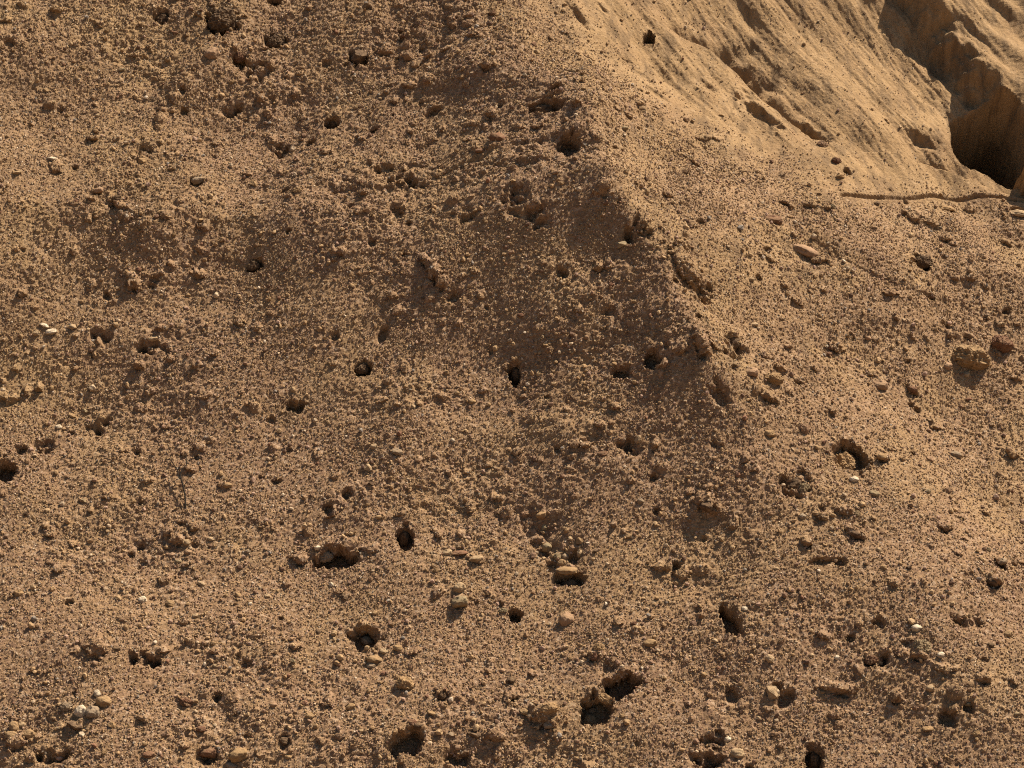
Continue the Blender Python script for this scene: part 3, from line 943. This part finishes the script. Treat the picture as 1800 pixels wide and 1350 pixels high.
    (1760, 987, 15, 14, .2, 'grey', 'round', .1, 'grey stone, upper of two near the right edge'),
    (1505, 936, 20, 12, -.3, 'dark brown', 'round', .1, 'dark brown stone in a notch at right middle'),
    (1775, 1115, 18, 13, .2, 'tan', 'round', .1, 'tan stone close to the right edge, lower half'),
    (1530, 1163, 26, 18, .1, 'reddish brown', 'clod', .1, 'purplish clod left of the white stones at lower right'),
    (1660, 366, 34, 11, -.1, 'ochre', 'slab', .1, 'ochre slab at the outer end of the cliff ledge'),
    (1790, 372, 36, 14, -.1, 'cream', 'slab', .1, 'cream slab under the right end of the cliff ledge'),
    (388, 39, 54, 50, .2, 'dark brown', 'clod', -.9, 'largest dark clod at the top left, filling a round hollow'),  # dark brown clods from here on: shade of the hollows painted as their tone
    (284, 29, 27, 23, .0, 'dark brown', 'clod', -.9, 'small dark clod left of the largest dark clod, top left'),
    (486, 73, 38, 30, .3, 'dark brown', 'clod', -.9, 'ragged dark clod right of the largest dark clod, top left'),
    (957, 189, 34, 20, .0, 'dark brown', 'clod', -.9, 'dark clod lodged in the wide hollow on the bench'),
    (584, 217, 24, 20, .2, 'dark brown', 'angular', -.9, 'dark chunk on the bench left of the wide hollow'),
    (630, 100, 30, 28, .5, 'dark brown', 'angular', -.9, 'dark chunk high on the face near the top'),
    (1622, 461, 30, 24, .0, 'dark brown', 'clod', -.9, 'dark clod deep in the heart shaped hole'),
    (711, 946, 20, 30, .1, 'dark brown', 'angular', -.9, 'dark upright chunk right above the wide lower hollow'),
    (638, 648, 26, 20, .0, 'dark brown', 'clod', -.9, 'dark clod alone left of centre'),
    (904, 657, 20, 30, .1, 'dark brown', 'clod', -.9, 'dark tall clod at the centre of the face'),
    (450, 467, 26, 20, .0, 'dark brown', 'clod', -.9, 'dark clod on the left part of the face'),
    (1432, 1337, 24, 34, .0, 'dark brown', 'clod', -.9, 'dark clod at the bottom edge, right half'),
    (1445, 255, 24, 14, -.5, 'pinkish', 'clod', .1, 'pinkish clod on the apron below the crest undercut'),
    (1470, 280, 20, 14, 0, 'reddish brown', 'clod', .1, 'reddish clod on the cliff apron'),
]
placed = []


def place(px, py, w, h, tilt, tone, shape, sink):
    p = spot(px, py)
    # the stone's middle is seen at (px, py): stand it on the surface there, sunk a little
    z = float((p - CAM) @ CF)
    m = z / FPX
    a, c = w * m * 0.5, h * m * 0.5
    b = 0.5 * (a + c) if shape != 'slab' else 0.75 * a
    d = ray(px, py)
    d = d / np.linalg.norm(d)
    pos = p - d * (b * (0.10 - 1.2 * sink))
    me = STONES[shape][random.randrange(5)]
    o = bpy.data.objects.new('stone' if max(w, h) >= 16 else 'pebble', me)
    col.objects.link(o)
    rot = Matrix.Rotation(-tilt, 3, Vector(CF)) @ Matrix.Rotation(random.uniform(-.2, .2), 3, 'Z')
    o.location = pos
    o.rotation_euler = rot.to_euler()
    o.scale = (a * 1.05, b, c * 1.05)
    t = np.array(TONES[tone]) * random.uniform(.9, 1.1)
    if 'brown' in tone:
        t = 0.9 * t
    elif tone != 'white':
        t = 0.58 * t + 0.42 * np.array((0.40, 0.27, 0.145))
    t = t * np.array((0.72, 0.67, 0.60)) * (1.0 if tone == 'white' else 0.9)
    o.color = (*t, 1)
    placed.append((px, py, max(w, h)))
    return o


for (x, y, w, h, t, tone, shape, sink, lb) in PICK:
    if 'sunken run' in lb:
        w, h, sink = w * random.uniform(.6, .9), h * random.uniform(.6, .9), .08
        t += random.uniform(-.5, .5)
        shape = random.choice(['angular', 'clod', 'round', shape])
    o = place(x, y, w, h, t, tone, shape, sink)
    o['label'] = lb
    o['category'] = 'stone' if max(w, h) >= 16 else 'pebble'
    o['group'] = 'stones and pebbles lying on the slope'

# the remaining pebbles that stand out, named by the landmark nearest to each
MARKS = [
    (387, 38, 'the largest dark clod'), (957, 187, 'the wide hollow on the bench'), (1622, 460, 'the heart shaped hole'), (1705, 634, 'the largest boulder'),
    (1417, 443, 'the long pinkish slab'), (1497, 802, 'the round shaded socket'), (1285, 1092, 'the wedge shaped pit'), (1092, 1207, 'the slanting slit'),
    (1000, 1005, 'the flat slab'), (641, 1122, 'the nested grey stone'), (590, 980, 'the wide lower hollow'), (160, 1245, 'the pale cobble cluster'),
    (250, 1053, 'the round white pebble'), (90, 580, 'the pale group'), (320, 850, 'the forked twig'), (638, 647, 'the pit left of centre'),
    (904, 657, 'the pit at the centre'), (770, 490, 'the slanting crack'), (1210, 500, 'the dark ridge notch'), (416, 1325, 'the orange cobble'),
    (1616, 1137, 'the two white stones'), (1432, 1336, 'the bottom edge pit'), (1740, 250, 'the cave'), (90, 277, 'the white flat stone'),
    (1747, 1022, 'the stone pair by the edge'), (711, 946, 'the upright pit'),
]
ORD = ['', 'second nearest ', 'third nearest ', 'fourth nearest ', 'fifth nearest ', 'sixth nearest ', 'seventh nearest ', 'eighth nearest ']
cand = []
n_more = 300 - len(PICK)
tries = 0
tone_names = ['tan', 'tan', 'tan', 'cream', 'pinkish', 'pinkish', 'reddish brown', 'grey', 'ochre', 'ochre', 'dark brown', 'greenish grey']
while len(cand) < n_more and tries < 20000:
    tries += 1
    x = random.uniform(10, 1790)
    y = random.uniform(15, 1340)
    dens = 0.25 + 0.55 * (y > 850) + 0.3 * (y < 330 and x < 1050)
    uv = at0(x, y)
    rk, rg = rock_at(*uv)
    if rk > 0.3 or random.random() > dens:
        continue
    if any((x - q[0]) ** 2 + (y - q[1]) ** 2 < (16 + q[2] * 0.7) ** 2 for q in placed):
        continue
    if any(((x - q[0]) / (q[2] * .75)) ** 2 + ((y - q[1]) / (q[3] * .75)) ** 2 < 1 for q in HOLLOWS):
        continue
    s = 9 + 7 * random.random() ** 2
    cand.append((x, y, s * random.uniform(.95, 1.35), s * random.uniform(.65, .95), random.uniform(-.5, .5), random.choice(tone_names), random.choice(['round', 'round', 'angular', 'clod']), random.uniform(.05, .2)))
    placed.append((x, y, s))
named = {}
for c in cand:
    k = min(range(len(MARKS)), key=lambda i: (MARKS[i][0] - c[0]) ** 2 + (MARKS[i][1] - c[1]) ** 2)
    dx, dy = c[0] - MARKS[k][0], c[1] - MARKS[k][1]
    ang = math.degrees(math.atan2(-dy, dx)) % 360
    side = ['to the right of', 'up and right of', 'above', 'up and left of', 'to the left of', 'down and left of', 'below', 'down and right of'][int(((ang + 22.5) % 360) // 45)]
    named.setdefault((c[5], side, MARKS[k][2]), []).append((dx * dx + dy * dy, c))
for (tone, side, mark), lst in named.items():
    lst.sort(key=lambda e: e[0])
    for k, (_, c) in enumerate(lst):
        o = place(*c)
        kind = 'chip' if c[6] == 'angular' else 'pebble'
        o.name = kind
        first = 'nearest ' if len(lst) > 1 and k == 0 else ORD[k]
        o['label'] = f'{first}small {tone} pebble {side} {mark}'
        o['category'] = 'pebble'
        o['group'] = 'stones and pebbles lying on the slope'

# ------------------------------------------------------------------ dry forked twig
def tube(pts, rads, sides=6):
    v, f = [], []
    for k, (p, r) in enumerate(zip(pts, rads)):
        for s in range(sides):
            a = 2 * math.pi * s / sides
            v.append(np.array(p) + AX * r * math.cos(a) + AN * r * math.sin(a))
        if k:
            for s in range(sides):
                a0 = (k - 1) * sides
                f.append((a0 + s, a0 + (s + 1) % sides, a0 + sides + (s + 1) % sides, a0 + sides + s))
    return np.array(v), np.array(f)


mt, n_, l_, b_ = material('dry_twig')
tcn = n_.new('ShaderNodeTexCoord').outputs['Object']
l_.new(ramp(n_, l_, noise(n_, l_, tcn, 60, 3), [(0.3, (0.012, 0.010, 0.008)), (0.7, (0.03, 0.023, 0.016))]), b_.inputs['Base Color'])
troot = link('twig', None, label='thin dark forked dry twig standing on the left of the slope', category='twig')
tb = spot(323, 885)
troot.location = tb


def twig_part(name, pix, r0, r1, lift):
    pts = []
    for (x, y), lf in zip(pix, lift):
        pts.append(spot(x, y) + AN * lf - tb)
    rr = np.linspace(r0, r1, len(pts))
    v, f = tube(pts, rr)
    link(name, mesh_from(name, v, f, mt, True), troot)


twig_part('stem', [(326, 892), (324, 876), (321, 860), (319, 846)], .0048, .0045, [-.01, .03, .045, .055])
twig_part('branch', [(319, 850), (314, 838), (308, 828), (303, 821)], .0042, .0025, [.05, .06, .07, .075])
twig_part('branch', [(319, 850), (323, 838), (328, 828), (331, 812)], .0042, .0025, [.05, .065, .075, .09])
twig_part('branch', [(321, 862), (328, 853), (333, 846)], .0036, .002, [.035, .05, .06])

# ------------------------------------------------------------------ gravel: the countless grit on and in the surface
OV = np.array([[1, 0, 0], [-1, 0, 0], [0, 1, 0], [0, -1, 0], [0, 0, 1], [0, 0, -1]], float)
OF = np.array([[0, 2, 4], [2, 1, 4], [1, 3, 4], [3, 0, 4], [2, 0, 5], [1, 2, 5], [3, 1, 5], [0, 3, 5]])
# the smallest grit shows only its upper half: a low four-sided crumb
GV = np.array([[1, 0, -.5], [-1, 0, -.5], [0, 1, -.5], [0, -1, -.5], [.15, -.1, .72]], float)
GF = np.array([[0, 2, 4], [2, 1, 4], [1, 3, 4], [3, 0, 4]])


def rand_rot(n):
    q = rng.normal(size=(n, 4))
    q /= np.linalg.norm(q, axis=1)[:, None]
    w, x, y, z = q.T
    return np.stack([np.stack([1 - 2 * (y * y + z * z), 2 * (x * y - z * w), 2 * (x * z + y * w)], -1),
                     np.stack([2 * (x * y + z * w), 1 - 2 * (x * x + z * z), 2 * (y * z - x * w)], -1),
                     np.stack([2 * (x * z - y * w), 2 * (y * z + x * w), 1 - 2 * (x * x + y * y)], -1)], 1)


PAL = np.array([0.675, 0.635, 0.60]) * np.array([[.38, .25, .13], [.42, .285, .15], [.33, .215, .12], [.47, .33, .18], [.42, .285, .20], [.30, .19, .12], [.20, .125, .08], [.52, .40, .26], [.66, .55, .40], [.30, .26, .21], [.27, .15, .09]])
PW = np.array([.19, .18, .14, .12, .10, .08, .09, .075, .016, .03, .03])
PW = PW / PW.sum()


def scatter(n, r_lo, r_hi, power, bv, bf, sink, seedn, clump):
    uu = rng.uniform(fu0, fu1, n * 3)
    ww = rng.uniform(fv0, fv1, n * 3)
    i = np.clip(np.searchsorted(us, uu), 0, NU - 1)
    j = np.clip(np.searchsorted(vsx, ww), 0, NV - 1)
    den = (1 - 0.93 * ROCK[j, i]) * (1 - LEDGEM[j, i]) * (CELL[j, i] != CAVE_ID)
    den = den * (1 - clump + clump * smooth(-0.1, 0.35, perlin(uu * 2.2, ww * 2.2, 200 + seedn) + 0.5 * perlin(uu * 6, ww * 6, 210 + seedn)))
    k = np.where(rng.random(n * 3) < den)[0][:n]
    i, j = i[k], j[k]
    n = len(k)
    c = P[j, i] + AX * rng.uniform(-.0036, .0036, n)[:, None] + AV * rng.uniform(-.004, .004, n)[:, None]
    r = r_lo + (r_hi - r_lo) * rng.random(n) ** power
    sc = r[:, None] * rng.uniform(.65, 1.3, (n, 3))
    c = c + AN * (r * (1 - sink))[:, None]
    nb = len(bv)
    jit = 1 + rng.uniform(-.22, .22, (n, nb, 1))
    v = bv[None] * jit * sc[:, None, :]
    if nb == 5:
        a_ = rng.uniform(0, 6.283, n)
        e1 = AX * np.cos(a_)[:, None] + AV * np.sin(a_)[:, None]
        e3 = AN + rng.normal(0, .28, (n, 3))
        e3 /= np.linalg.norm(e3, axis=1)[:, None]
        e2 = np.cross(e3, e1)
        rm = np.stack([e1, e2, e3], axis=2)
    else:
        rm = rand_rot(n)
    v = np.einsum('nij,nkj->nki', rm, v) + c[:, None, :]
    f = bf[None] + (np.arange(n) * nb)[:, None, None]
    t = PAL[rng.choice(len(PAL), n, p=PW)] * rng.uniform(.85, 1.15, (n, 1))
    t = np.concatenate([t, np.ones((n, 1))], 1)
    return v.reshape(-1, 3), f.reshape(-1, 3), np.repeat(t, nb, axis=0)


parts = [scatter(290000, .0036, .0082, 1.3, GV, GF, .62, 1, .40),
         scatter(9000, .0060, .0105, 1.8, OV, OF, .55, 4, .8),
         scatter(4000, .009, .015, 2.4, IV1, IF1, .55, 2, .85),
         scatter(300, .013, .018, 1.5, IV2, IF2, .6, 3, .8)]
vo_, fo_, to_ = [], [], []
base = 0
for v, f, t in parts:
    vo_.append(v)
    fo_.append(f + base)
    to_.append(t)
    base += len(v)
gm = mesh_from('gravel', np.concatenate(vo_), np.concatenate(fo_), M_GRIT, False, {'tint': ('FLOAT_COLOR', np.concatenate(to_))})
link('gravel', gm, kind='stuff', label='coarse tan sand and fine gravel covering the slope', category='gravel')
